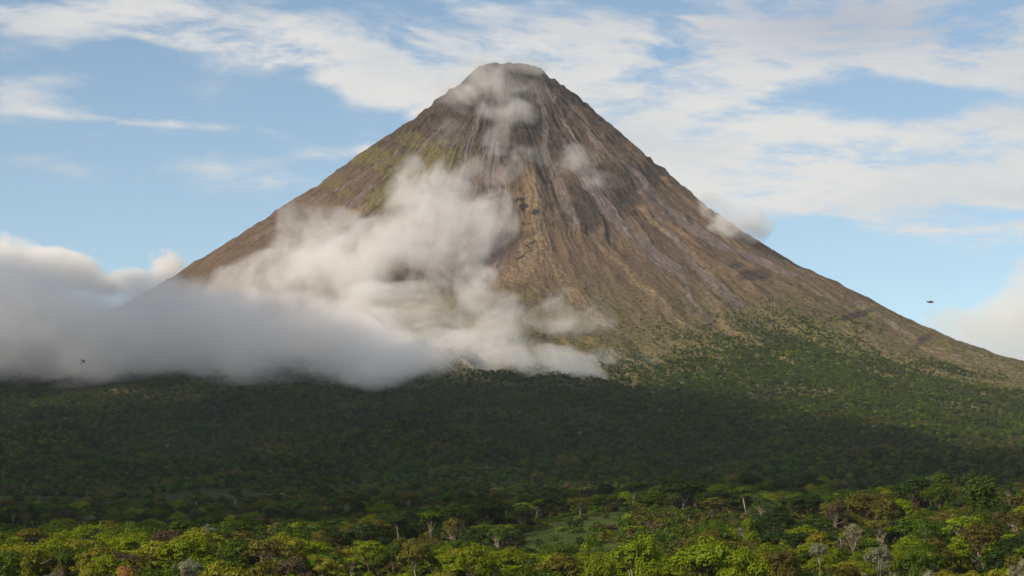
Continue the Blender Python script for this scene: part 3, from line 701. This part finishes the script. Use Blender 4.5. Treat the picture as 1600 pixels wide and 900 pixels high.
rng = np.random.default_rng(7)
TREES = []   # dicts: x, y, z, w, h, shape, var, colour, bark, tint, rot, feat
def add_tree(x, y, w, h, shape, colour, bark, tint=None, note=None, var=None):
    z = float(ground_low(np.array([x]), np.array([y]))[0])
    TREES.append(dict(x=x, y=y, z=z, w=w, h=h, shape=shape, colour=colour, bark=bark, var=int(rng.integers(0, 3)) if var is None else var,
                      tint=float(rng.random()) if tint is None else tint, rot=float(rng.uniform(0, 6.28)), note=note))
FEAT = [  # px, py of the top, width px, distance, shape, colour, bark, label
    (1425, 741, 92, 1180, 'dome', 'dark', 'brown', 'broad dark domed tree on the right skyline, left of the tallest draped tree'),
    (1465, 750, 60, 1120, 'dome', 'green', 'brown', 'wide green crown touching the right side of the broad skyline dome'),
    (1535, 740, 68, 1020, 'draped', 'green', 'pale', 'tallest bulky tree hung with creepers on the right skyline'),
    (1576, 744, 24, 1150, 'open', 'dark', 'pale', 'thin dark tree just right of the bulky creeper tree'),
    (1385, 764, 46, 960, 'round', 'olive', 'brown', 'olive rounded crown below the broad skyline dome'),
    (1070, 748, 96, 1230, 'dome', 'dark', 'pale', 'huge dark spreading tree on the ridge above the brown scrub'),
    (1125, 762, 70, 1260, 'dome', 'dark', 'brown', 'dark spreading tree on the ridge, right of the huge one'),
    (985, 750, 38, 1215, 'slim', 'dark', 'pale', 'tall dark tree with a bare pale stem at the top edge of the pasture'),
    (1012, 768, 48, 1200, 'round', 'green', 'brown', 'leafy green tree between the tall pale stem and the huge ridge tree'),
    (962, 786, 28, 1180, 'slim', 'green', 'pale', 'small slender tree standing on the upper rim of the pasture'),
    (949, 792, 28, 1165, 'open', 'olive', 'pale', 'small pale-stemmed tree with upright limbs on the pasture rim'),
    (925, 798, 18, 1130, 'round', 'bright', 'pale', 'smallest bright green tree in the row beside the pasture'),
    (905, 778, 44, 1135, 'umbrella', 'olive', 'pale', 'olive umbrella-crowned tree with a forked pale trunk beside the pasture'),
    (858, 772, 54, 1190, 'dome', 'dark', 'brown', 'dark crown left of the pasture row, over two leaning stems'),
    (884, 780, 40, 1200, 'umbrella', 'green', 'pale', 'flat green crown behind the forked pale trunk'),
    (868, 806, 34, 1085, 'open', 'green', 'pale', 'several-stemmed open tree at the left end of the pasture'),
    (943, 826, 38, 1060, 'shrub', 'brown', 'brown', 'brownish bush on the pasture slope'),
    (992, 820, 38, 1050, 'shrub', 'bright', 'brown', 'smooth green domed bush at the right end of the pasture'),
    (1035, 818, 34, 1080, 'shrub', 'brown', 'brown', 'dull brown thicket at the foot of the huge ridge tree'),
    (1062, 820, 38, 1040, 'shrub', 'olive', 'brown', 'olive thicket right of the dull brown one'),
    (1112, 772, 46, 1150, 'layered', 'olive', 'pale', 'layered olive tree below the huge ridge tree'),
    (1165, 758, 34, 1190, 'slim', 'green', 'pale', 'lone tall straight white stem with a green top right of the ridge trees'),
    (1000, 829, 88, 560, 'dome', 'bright', 'pale', 'big bright green tree with crooked limbs at bottom centre'),
    (1098, 833, 118, 545, 'dome', 'bright', 'brown', 'widest bright green tree at the bottom, right of centre'),
    (1160, 850, 84, 520, 'dome', 'bright', 'brown', 'bright green tree leaning on the widest one from the right'),
    (930, 858, 66, 520, 'dome', 'bright', 'pale', 'bright green tree left of the big crooked-limbed one'),
    (748, 845, 62, 640, 'dome', 'bright', 'brown', 'vivid yellow-green crown at bottom, left of centre'),
    (652, 832, 56, 700, 'round', 'olive', 'pale', 'olive brown-topped tree left of the vivid yellow-green crown'),
    (612, 836, 44, 720, 'round', 'green', 'brown', 'dense green crown left of the brown-topped tree'),
    (576, 838, 60, 700, 'umbrella', 'bright', 'brown', 'flat bright crown left of centre above the yellowish scrub'),
    (560, 811, 70, 900, 'dome', 'dark', 'brown', 'broad dark crown left of centre in the second line of trees'),
    (680, 792, 46, 950, 'slim', 'green', 'pale', 'tree on a long leaning pale trunk left of the pasture'),
    (628, 800, 34, 980, 'slim', 'dark', 'pale', 'thin straight trunk with a small dark top left of the leaning one'),
    (762, 774, 70, 1130, 'dome', 'dark', 'brown', 'large dark dome on the skyline left of the pasture'),
    (706, 800, 40, 900, 'open', 'olive', 'pale', 'pair of crooked pale stems under thin leaves left of the pasture'),
    (710, 783, 50, 1150, 'dome', 'green', 'brown', 'green crown on the skyline left of the large dark dome'),
    (776, 812, 34, 860, 'open', 'green', 'pale', 'light-spotted young tree at the left rim of the pasture'),
    (12, 860, 66, 560, 'dome', 'green', 'brown', 'dense green dome in the bottom left corner'),
    (40, 862, 30, 560, 'round', 'yellow', 'pale', 'yellow-leaved tree beside the dome in the bottom left corner'),
    (74, 884, 44, 520, 'layered', 'silver', 'pale', 'silvery leaved clump at bottom left beside a bare trunk'),
    (98, 868, 18, 530, 'bare', 'olive', 'pale', 'bare pale curved trunk near the bottom left corner'),
    (138, 868, 46, 560, 'round', 'yellow', 'pale', 'yellowish feathery tree between bare trunk and orange tree'),
    (197, 873, 36, 560, 'open', 'orange', 'pale', 'orange-leaved tree with a pale trunk at bottom left'),
    (98, 850, 66, 680, 'dome', 'green', 'brown', 'wide green crown above the bare curved trunk'),
    (292, 866, 44, 560, 'umbrella', 'silver', 'pale', 'flat silvery umbrella tree with white forked trunk at bottom left'),
    (265, 872, 34, 530, 'round', 'green', 'brown', 'small green crown left of the flat silvery umbrella tree'),
    (418, 868, 58, 560, 'dome', 'olive', 'brown', 'dull olive dome on the bottom edge left of centre'),
    (520, 858, 60, 620, 'layered', 'yellow', 'pale', 'yellow layered tree on the bottom edge left of centre'),
    (1332, 814, 36, 800, 'bare', 'silver', 'pale', 'bare white branching tree standing out at right'),
    (1280, 842, 34, 700, 'umbrella', 'silver', 'pale', 'small grey flat-topped tree left of the bare white one'),
    (1376, 846, 48, 640, 'dome', 'silver', 'brown', 'grey-green frosted crown right of the bare white tree'),
    (1226, 850, 64, 600, 'dome', 'olive', 'brown', 'large olive dome at the bottom right of centre'),
    (1432, 852, 66, 600, 'dome', 'green', 'pale', 'green crown with open limbs at the bottom right'),
    (1305, 780, 34, 980, 'open', 'brown', 'pale', 'tan-leaved tree below the skyline at right'),
    (1376, 800, 50, 860, 'open', 'olive', 'pale', 'olive tree with a twisted pale trunk at right'),
    (1500, 832, 52, 700, 'round', 'bright', 'brown', 'bright round crown below the bulky creeper tree'),
    (1590, 862, 44, 540, 'layered', 'silver', 'pale', 'silvery tree on the right edge near the bottom corner'),
    (1440, 880, 50, 500, 'layered', 'silver', 'pale', 'silvery branches on the bottom edge at right'),
    (1585, 790, 44, 900, 'open', 'olive', 'pale', 'pale leaning stems on the right edge under the skyline'),
    (1255, 768, 60, 1180, 'dome', 'dark', 'brown', 'dark crown on the skyline midway along the right ridge'),
    (1210, 790, 60, 980, 'dome', 'dark', 'brown', 'dark low dome below the right ridge skyline'),
    (1345, 762, 60, 1100, 'round', 'olive', 'brown', 'olive shoulder crown left of the broad skyline dome'),
    (1172, 806, 36, 880, 'draped', 'bright', 'brown', 'narrow creeper-covered green column right of the pasture thickets'),
]
for (px, py, wpx, Y, sh, co, bk, lb) in FEAT:
    p = unproject(px, py, Y); g = float(ground_low(np.array([p.x]), np.array([Y]))[0])
    add_tree(p.x, Y, wpx * Y / FPX, max(3.0, p.z - g), sh, co, bk, note=lb)
nfeat = len(TREES)
fx_, fy_, fw_ = (np.array([t[k] for t in TREES]) for k in ('x', 'y', 'w'))
FT = np.array([project(t['x'], t['y'], t['z'] + t['h'])[:2] for t in TREES])
cands = []
yy = 440.0
while yy < 2350:
    step = 7.4 if yy < 1500 else 9.5
    half = yy * 0.235 + 15
    n_ = int(2 * half / step)
    xs = -half + (np.arange(n_) + rng.uniform(0, 1, n_)) * step
    for x in xs: cands.append((x, yy + rng.uniform(-step, step) * .5))
    yy += step * .9
def pick(px, Y):
    """Shape, colour and bark of an ordinary forest tree."""
    r_ = rng.random()
    if Y < 760:
        shapes = ['dome', 'round', 'layered', 'umbrella', 'open', 'shrub', 'bare']; pw_ = [.33, .26, .18, .07, .09, .07, .0]
        cols = ['bright', 'green', 'yellow', 'olive', 'silver', 'brown', 'orange', 'dark']
        pc = [.40, .29, .09, .10, .004, .016, .0, .10] if px > 350 else [.28, .32, .14, .13, .008, .015, .002, .105]
    elif Y < 1050:
        shapes = ['dome', 'round', 'layered', 'umbrella', 'open', 'slim', 'bare']; pw_ = [.30, .24, .20, .06, .10, .10, .03]
        cols = ['bright', 'green', 'yellow', 'olive', 'silver', 'brown', 'orange', 'dark']; pc = [.08, .36, .03, .20, .01, .03, .0, .29]
    else:
        shapes = ['dome', 'round', 'layered', 'umbrella', 'open', 'slim', 'bare']; pw_ = [.32, .22, .18, .06, .09, .12, .01]
        cols = ['bright', 'green', 'yellow', 'olive', 'silver', 'brown', 'orange', 'dark']; pc = [.03, .36, .02, .17, .01, .03, .0, .38]
    sh = shapes[int(rng.choice(len(shapes), p=np.array(pw_) / sum(pw_)))]; co = cols[int(rng.choice(len(cols), p=np.array(pc) / sum(pc)))]
    return sh, co, ('pale' if rng.random() < .55 or sh in ('bare', 'slim') else 'brown')
for (x, y) in cands:
    px, _, _ = project(x, y, -25.0)
    clump = float(fbm(np.array([x / 70.0]), np.array([y / 70.0]), 2, 5)[0])
    if y < 1500 and rng.random() > (.74 + clump * .5): continue
    if y >= 1500 and rng.random() > .85: continue
    if len(TREES) and np.any(((fx_ - x) ** 2 + (fy_ - y) ** 2) < (fw_ * .42) ** 2): continue
    sh, co, bk = pick(px, y); S = SHAPES[sh]
    h = S['h'] * (.42 + (.58 if y < 620 else .78) * rng.random() ** 1.6) * (1.0 if y < 900 else 1.15)
    if px > 1000 and y > 950: h *= 1.25
    g = float(ground_low(np.array([x]), np.array([y]))[0])
    sky_py = np.interp(px, SKX, SKY_) + rng.uniform(1, 14)
    tp = project(x, y, g + h)[1]
    if tp < sky_py and y < 1450:
        h2 = unproject(px, sky_py, y).z - g
        if h2 < 5: continue
        h = min(h, h2)
    tp = project(x, y, g + h)[1]
    # the pasture stays open
    wob = 26 * float(gnoise(np.array([y / 30.0]), np.array([x / 40.0]), 4)[0])
    if 800 + wob < px < 975 + wob and y < 1140 - max(0, (930 - px)) * .5 and tp < 843 + max(0, 900 - px) * .10:
        continue
    # ordinary trees do not stand in front of the remarkable ones
    hide = (np.abs(FT[:, 0] - px) < (fw_ / fy_ * FPX) * .5 + S['w'] * .3 / y * FPX) & (fy_ > y) & (tp < FT[:, 1] + np.where(fy_ < 760, 52, 34))
    if np.any(hide): continue
    add_tree(x, y, S['w'] * h / S['h'] * rng.uniform(.9, 1.2), h, sh, co, bk)

# which trees show most: paint their crowns front to back over the picture
own = np.full((240, 1600), -1, np.int32)      # rows 700..940, of which up to 900 are in the frame
order = sorted(range(len(TREES)), key=lambda i: TREES[i]['y'])
yy_, xx_ = np.mgrid[700:940, 0:1600]
for i in order:
    t = TREES[i]; S = SHAPES[t['shape']]
    px, py, zc = project(t['x'], t['y'], t['z'] + t['h'] * (1 - .5 * S['d'] / S['h']))
    hw = t['w'] / 2 * FPX / zc; hh = t['h'] * S['d'] / S['h'] / 2 * FPX / zc
    t['px'], t['py'], t['hw'], t['hh'] = px, py, hw, hh
    x0, x1 = int(max(0, px - hw)), int(min(1600, px + hw + 1)); y0, y1 = int(max(0, py - hh - 700)), int(min(240, py + hh - 700 + 1))
    if x1 <= x0 or y1 <= y0: continue
    sub = own[y0:y1, x0:x1]
    e = ((xx_[y0:y1, x0:x1] - px) / hw) ** 2 + ((yy_[y0:y1, x0:x1] - py) / hh) ** 2 < 1
    sub[e & (sub < 0)] = i
ids, cnt = np.unique(own[:200][own[:200] >= 0], return_counts=True)
for t in TREES: t['vis'] = 0
for i, c in zip(ids, cnt): TREES[i]['vis'] = int(c)
for i in range(nfeat): TREES[i]['vis'] += 100000
solo = [i for i in sorted(range(len(TREES)), key=lambda i: -TREES[i]['vis'])[:290] if TREES[i]['vis'] > 20]
soloset = set(solo)

# --- labels
NAMES = {'dome': ('broadleaf_tree', 'broad-crowned'), 'round': ('round_tree', 'round-crowned'), 'umbrella': ('umbrella_tree', 'flat-topped'), 'layered': ('layered_tree', 'layered'),
         'slim': ('tall_tree', 'tall slim'), 'open': ('open_tree', 'loose-crowned'), 'bare': ('bare_tree', 'nearly bare'), 'draped': ('creeper_tree', 'creeper-hung'), 'shrub': ('bush', 'low bushy')}
CW = {'dark': 'dark green', 'green': 'green', 'bright': 'bright green', 'yellow': 'yellow-green', 'olive': 'olive', 'brown': 'brownish', 'silver': 'silver-grey', 'orange': 'orange'}
ORD = ['leftmost', 'second from left', 'third from left', 'fourth from left', 'fifth from left', 'sixth from left', 'seventh from left', 'eighth from left', 'ninth from left', 'tenth from left']
ORD += ['%dth from left' % k for k in range(11, 40)]
def row(t):
    return 'along the bottom edge' if t['y'] < 600 else 'in the front forest' if t['y'] < 800 else 'in the middle forest' if t['y'] < 1050 else 'near the forest skyline'
cells = {}
for i in solo:
    t = TREES[i]
    if not t['note']:
        side = 'left third' if t['px'] < 533 else 'centre' if t['px'] < 1066 else 'right third'
        cells.setdefault((t['shape'], t['colour'], row(t), side), []).append(i)
for (sh, co, rw, side), lst in cells.items():
    lst.sort(key=lambda i: TREES[i]['px'])
    for k, i in enumerate(lst):
        what = '%s %s %s' % (CW[co], NAMES[sh][1], 'shrub' if sh == 'shrub' else 'tree')
        if len(lst) == 1: TREES[i]['note'] = 'only %s %s, %s' % (what, rw, side)
        else:
            o_ = ORD[k] if k < len(lst) - 1 else 'rightmost'
            TREES[i]['note'] = '%s %s %s, %s' % (o_, what, rw, side)
for i in solo:
    t = TREES[i]; S = SHAPES[t['shape']]
    o = make_tree((t['x'], t['y'], t['z'] - .2), t['shape'], t['var'], t['colour'], t['bark'], t['w'] / S['w'], t['h'] / S['h'], t['rot'], t['tint'], NAMES[t['shape']][0])
    tag(o, t['note'], 'bush' if t['shape'] == 'shrub' else 'tree', 'bushes in front of the volcano' if t['shape'] == 'shrub' else 'trees in front of the volcano')

# ------------------------------------------------------------------ masses of vegetation
def scatter(name, templates, P, rot, sx, sz, pick_, tint, label, cat, mats):
    """One object: templates (lists of (verts, faces, lv, material index)) instanced on points by geometry nodes."""
    vs, fs, tid, lv, mi = [], [], [], [], []; n = 0
    for k, parts in enumerate(templates):
        for (v, f, l, m_) in parts:
            vs.append(v); fs.append(f + n); n += len(v); tid.append(np.full(len(v), k)); lv.append(l); mi.append(np.full(len(f), m_))
    nt = n
    vs.append(P); n += len(P); tid.append(np.full(len(P), -1)); lv.append(np.zeros(len(P)))
    me = mesh_from(name, np.concatenate(vs), np.concatenate(fs), None, False, {'lv': np.concatenate(lv)})
    for m_ in mats: me.materials.append(m_)
    me.polygons.foreach_set('material_index', np.concatenate(mi).astype(np.int32))
    a = me.attributes.new('tid', 'INT', 'POINT'); a.data.foreach_set('value', np.concatenate(tid).astype(np.int32))
    def full(x): return np.concatenate([np.zeros(nt), x])
    for an, x in (('tint', tint), ('rz', rot), ('sx', sx), ('sz', sz)):
        a = me.attributes.new(an, 'FLOAT', 'POINT'); a.data.foreach_set('value', full(x).astype(np.float32))
    a = me.attributes.new('pick', 'INT', 'POINT'); a.data.foreach_set('value', full(pick_).astype(np.int32))
    o = bpy.data.objects.new(name, me); COL.objects.link(o); tag(o, label, cat, None, 'stuff')
    ng = bpy.data.node_groups.new(name, 'GeometryNodeTree')
    ng.interface.new_socket('Geometry', in_out='INPUT', socket_type='NodeSocketGeometry')
    ng.interface.new_socket('Geometry', in_out='OUTPUT', socket_type='NodeSocketGeometry')
    b = NB(ng); gi = b.node('NodeGroupInput').outputs[0]
    def named(nm, t='FLOAT'):
        q = b.node('GeometryNodeInputNamedAttribute', data_type=t); q.inputs[0].default_value = nm
        return q.outputs[0]
    join = b.node('GeometryNodeJoinGeometry')
    for k in reversed(range(len(templates))):
        cmp_ = b.node('FunctionNodeCompare', data_type='INT', operation='EQUAL'); b.l.new(named('tid', 'INT'), cmp_.inputs[2]); cmp_.inputs[3].default_value = k
        se = b.node('GeometryNodeSeparateGeometry'); b.l.new(gi, se.inputs[0]); b.l.new(cmp_.outputs[0], se.inputs[1])
        ti = b.node('GeometryNodeGeometryToInstance'); b.l.new(se.outputs[0], ti.inputs[0]); b.l.new(ti.outputs[0], join.inputs[0])
    cmp_ = b.node('FunctionNodeCompare', data_type='INT', operation='EQUAL'); b.l.new(named('tid', 'INT'), cmp_.inputs[2]); cmp_.inputs[3].default_value = -1
    se = b.node('GeometryNodeSeparateGeometry'); b.l.new(gi, se.inputs[0]); b.l.new(cmp_.outputs[0], se.inputs[1])
    m2p = b.node('GeometryNodeMeshToPoints'); b.l.new(se.outputs[0], m2p.inputs[0])
    iop = b.node('GeometryNodeInstanceOnPoints'); b.l.new(m2p.outputs[0], iop.inputs['Points']); b.l.new(join.outputs[0], iop.inputs['Instance'])
    iop.inputs['Pick Instance'].default_value = True; b.l.new(named('pick', 'INT'), iop.inputs['Instance Index'])
    b.l.new(b.comb(0.0, 0.0, named('rz')), iop.inputs['Rotation'])
    b.l.new(b.comb(named('sx'), named('sx'), named('sz')), iop.inputs['Scale'])
    b.l.new(iop.outputs[0], b.node('NodeGroupOutput').inputs[0])
    o.modifiers.new('instances', 'NODES').node_group = ng
    return o

LK = list(KINDS); MATS = [LEAF[k] for k in LK] + [BARK['pale'], BARK['brown']]
# the rest of the near forest
rest = [t for i, t in enumerate(TREES) if i not in soloset]
combos = sorted({(t['shape'], t['var'], t['colour'], t['bark']) for t in rest})
tp_ = []
for (sh, va, co, bk) in combos:
    tm, cm = TEMPL[(sh, va)]; a = tm.arrays(); c = cm.arrays()
    tp_.append([(a[0], a[1], a[2], len(LK) + (0 if bk == 'pale' else 1)), (c[0], c[1], c[2], LK.index(co))])
ci = {c: k for k, c in enumerate(combos)}
A = lambda f: np.array([f(t) for t in rest], float)
scatter('forest', tp_, np.stack([A(lambda t: t['x']), A(lambda t: t['y']), A(lambda t: t['z'] - .2)], 1), A(lambda t: t['rot']), A(lambda t: t['w'] / SHAPES[t['shape']]['w']),
        A(lambda t: t['h'] / SHAPES[t['shape']]['h']), A(lambda t: ci[(t['shape'], t['var'], t['colour'], t['bark'])]), A(lambda t: t['tint']),
        'dense green forest filling the foot of the picture behind the nearest trees', 'forest', MATS)

# undergrowth under and between them
ug = []
for k, (co, seed) in enumerate([('green', 1), ('olive', 2), ('bright', 3), ('dark', 4), ('brown', 5)]):
    g_ = np.random.default_rng(40 + seed); m_ = Mesh()
    for _ in range(5):
        leaves(m_, (g_.normal(0, 1.3), g_.normal(0, 1.3), g_.uniform(.4, 1.4)), (1.5, 1.5, 1.2), 34, .42, g_, lv=float(g_.uniform(.3, .7)))
    a = m_.arrays(); ug.append([(a[0], a[1], a[2], LK.index(co))])
n_ = 24000
uy = np.sqrt(rng.uniform(420 ** 2, 1500 ** 2, n_)); ux = rng.uniform(-1, 1, n_) * (uy * .23 + 10)
upx = 800 + FPX * ux / uy
wob = 40 * fbm(uy / 25.0, ux / 30.0, 2, 14)
past = ((upx > 800 + wob) & (upx < 985 + wob) & (uy > 880) & (uy < 1165))
keep = ~past | (rng.random(n_) < .16 * sstep(fbm(ux / 14.0, uy / 30.0, 2, 8), -.1, .3) + .02)
ux, uy = ux[keep], uy[keep]; m_ = len(ux)
s_u = rng.uniform(.5, 1.25, m_)
scatter('undergrowth', ug, np.stack([ux, uy, ground_low(ux, uy)], 1), rng.uniform(0, 6.28, m_), s_u, s_u * rng.uniform(.7, 1.5, m_), rng.choice(5, m_, p=[.38, .2, .12, .22, .08]), rng.random(m_),
        'low bushes and saplings covering the ground between the trees', 'undergrowth', MATS)

# the woods on the apron of the volcano
fc = []
for k, (co, seed) in enumerate([('dark', 1), ('dark', 2), ('green', 3), ('olive', 4), ('brown', 5), ('green', 6), ('silver', 7), ('bright', 8)]):
    g_ = np.random.default_rng(60 + seed); m_ = Mesh()
    for q in range(5):
        a_ = q * 1.3 + g_.normal(0, .3); rr0 = 0 if q == 0 else 2.6
        leaves(m_, (math.cos(a_) * rr0, math.sin(a_) * rr0, 5.5 - .35 * rr0 + g_.normal(0, .5)), (3.0, 3.0, 2.6), 26, 1.15, g_, lv=float(g_.uniform(.2, .8)), under=.1)
    leaves(m_, (0, 0, 2.0), (3.6, 3.6, 2.5), 16, 1.5, g_, lv=.4)
    a = m_.arrays(); fc.append([(a[0], a[1], a[2], LK.index(co))])
sp = 7.4
xs, ys = np.meshgrid(np.arange(-1750, 1751, sp), np.arange(2210, 6600, sp))
xs = (xs + rng.uniform(-.5, .5, xs.shape) * sp).ravel(); ys = (ys + rng.uniform(-.5, .5, ys.shape) * sp).ravel()
k_ = (np.abs(xs) < ys * .255) & (ys > 2210); xs, ys = xs[k_], ys[k_]
zs = H(xs, ys); zs = np.where(np.hypot(xs - SX, ys - SY) > 4300, np.maximum(zs - 8, ground_low(xs, ys)), zs)
rad_ = np.hypot(xs - SX, ys - SY)
ph_ = np.arctan2(xs - SX, -(ys - SY)); crest = 3400 + 230 * np.sin(ph_ * 4.2 + 0.6) + 90 * gnoise(ph_ * 9, 0 * ph_, 12) - 60
grow = zs + 260 * sstep(xs, 600, 1350) + 150 * fbm(xs / 260, ys / 260, 4, 201) + 60 * fbm(xs / 60, ys / 60, 3, 205) - 70 * sstep(-(xs) / 900.0, 0, 1)
right = sstep(xs, 100, 700)
dens_f = (1 - sstep(grow - 150 * right, 60, 430)) ** (1.3 + .6 * right)
dens_f = np.maximum(dens_f, 1 - sstep(zs, 130, 210))
dens_f = np.maximum(dens_f, .12 * (1 - sstep(grow - 150 * right, 330, 470)))
u_ = rng.random(len(xs))
k_ = (u_ < dens_f) & (rad_ < 4850)
front_ = sstep(rad_ - crest, -40, 40)[k_]
xs, ys, zs, dn, gr = xs[k_], ys[k_], zs[k_], dens_f[k_], grow[k_]
m_ = len(xs); print('apron trees', m_, 'near trees', len(TREES), 'single', len(solo))
size = (.36 + .58 * dn) * rng.uniform(.6, 1.0, m_) * (1 + .6 * rng.random(m_) ** 8) * .88
cl_ = fbm(xs / 120, ys / 120, 3, 301)
pk = np.where(rng.random(m_) < .5, rng.choice(2, m_), rng.choice([2, 3, 5, 4], m_, p=[.4, .24, .22, .14]))
pk = np.where((cl_ > .22) & (rng.random(m_) < .5), 3, pk)
pk = np.where((dn < .7) & (rng.random(m_) < .8), rng.choice([2, 5, 0], m_), pk)
pk = np.where((xs > 250) & (rng.random(m_) < .8 * sstep(gr, 20, 160)), rng.choice([2, 5, 0, 7], m_, p=[.4, .35, .15, .10]), pk)
pk = np.where(rng.random(m_) < .002, 6, pk)
tint_ = np.clip(.32 + .3 * front_ + 1.2 * fbm(xs / 210, ys / 260, 4, 311) + rng.normal(0, .18, m_), 0, 1)  # crowns before the foothill crest tinted lighter: relief shading put into leaf colour
scatter('woodland', fc, np.stack([xs, ys, zs - .6], 1), rng.uniform(0, 6.28, m_), size, size * rng.uniform(.8, 1.3, m_), pk, tint_,
        'dark woods covering the apron of the volcano and thinning out up the slope', 'woodland', MATS)

# ------------------------------------------------------------------ birds
def bird(loc, rot, span, belly, back, wing_up, label, fold=0.0):
    bm_v, bm_f, mi = [], [], []
    n = 0; ring = 10; L = span * .5
    prof = [(-.50, .012), (-.46, .05), (-.36, .085), (-.26, .08), (-.12, .125), (.05, .14), (.22, .105), (.36, .06), (.46, .035), (.60, .02)]
    for (t, r_) in prof:
        for k in range(ring):
            a = k * 2 * math.pi / ring; bm_v.append((math.cos(a) * r_ * L, t * L * -1, math.sin(a) * r_ * L * .95))
    for i in range(len(prof) - 1):
        for k in range(ring):
            bm_f.append((i * ring + k, i * ring + (k + 1) % ring, (i + 1) * ring + (k + 1) % ring, (i + 1) * ring + k)); mi.append(1 if k >= ring // 2 else 0)
    n = len(bm_v)
    for s in (-1, 1):                                        # wings: swept, tapered, with a little thickness
        st = [(.05, .20, -.10, 0), (.35, .24, -.08, .5), (.65, .10, -.14, .85), (1.0, -.22, -.28, 1.0)]
        b0 = len(bm_v)
        for (q, le, te_, u) in st:
            x = s * q * span * .5 * (1 - fold * q); z = math.sin(wing_up) * q * span * .5 - .06 * u * span * .3; yb = -fold * q * span * .3
            for (yy0, dz_) in ((le, .010), (te_, .004), (te_, -.004), (le, -.010)):
                bm_v.append((x, yy0 * span * .5 + yb, z + dz_ * span))
        for i in range(len(st) - 1):
            for k in range(4):
                bm_f.append((b0 + i * 4 + k, b0 + i * 4 + (k + 1) % 4, b0 + (i + 1) * 4 + (k + 1) % 4, b0 + (i + 1) * 4 + k)); mi.append(0)
        bm_f.append((b0 + 12, b0 + 13, b0 + 14, b0 + 15)); mi.append(0)
    b0 = len(bm_v)                                           # forked tail
    for (x, y, z) in ((-.03, -.50, .01), (.03, -.50, .01), (.13, -.98, 0), (0, -.82, 0), (-.13, -.98, 0)):
        bm_v.append((x * L, y * L, z * L + .006 * L)); bm_v.append((x * L, y * L, z * L - .01 * L))
    for (i, j, k, l) in ((0, 1, 3, 3), (0, 3, 4, 4), (1, 2, 3, 3)):
        for o_ in (0, 1):
            q = [b0 + 2 * i + o_, b0 + 2 * j + o_, b0 + 2 * k + o_]; bm_f.append(tuple(q)); mi.append(0)
    me = bpy.data.meshes.new('bird'); me.from_pydata(bm_v, [], bm_f)
    for nm, c in (('back', back), ('belly', belly)):
        mt = bpy.data.materials.new('feathers_' + nm); mt.use_nodes = True; b = NB(mt.node_tree)
        nn = b.noise(b.node('ShaderNodeTexCoord').outputs['Object'], 60, 4, .6)
        b.put(b.n['Principled BSDF'].inputs['Base Color'], b.mix(nn, tuple(v * .7 for v in c), tuple(v * 1.3 for v in c))); b.n['Principled BSDF'].inputs['Roughness'].default_value = .7
        me.materials.append(mt)
    me.polygons.foreach_set('material_index', mi); me.polygons.foreach_set('use_smooth', [True] * len(mi)); me.update()
    o = bpy.data.objects.new('bird', me); COL.objects.link(o); o.location = loc; o.rotation_euler = rot
    tag(o, label, 'bird', 'birds in flight'); return o
bird(unproject(1453, 472, 105), (R(8), R(-6), R(78)), .62, (.30, .18, .08), (.018, .014, .012), R(12), 'brown-bellied dark bird gliding against the sky at right', .25)
bird(unproject(131, 565, 130), (R(38), R(30), R(-40)), .44, (.02, .018, .018), (.012, .011, .012), R(28), 'small black swept-winged bird before the grey cloud bank', .35)
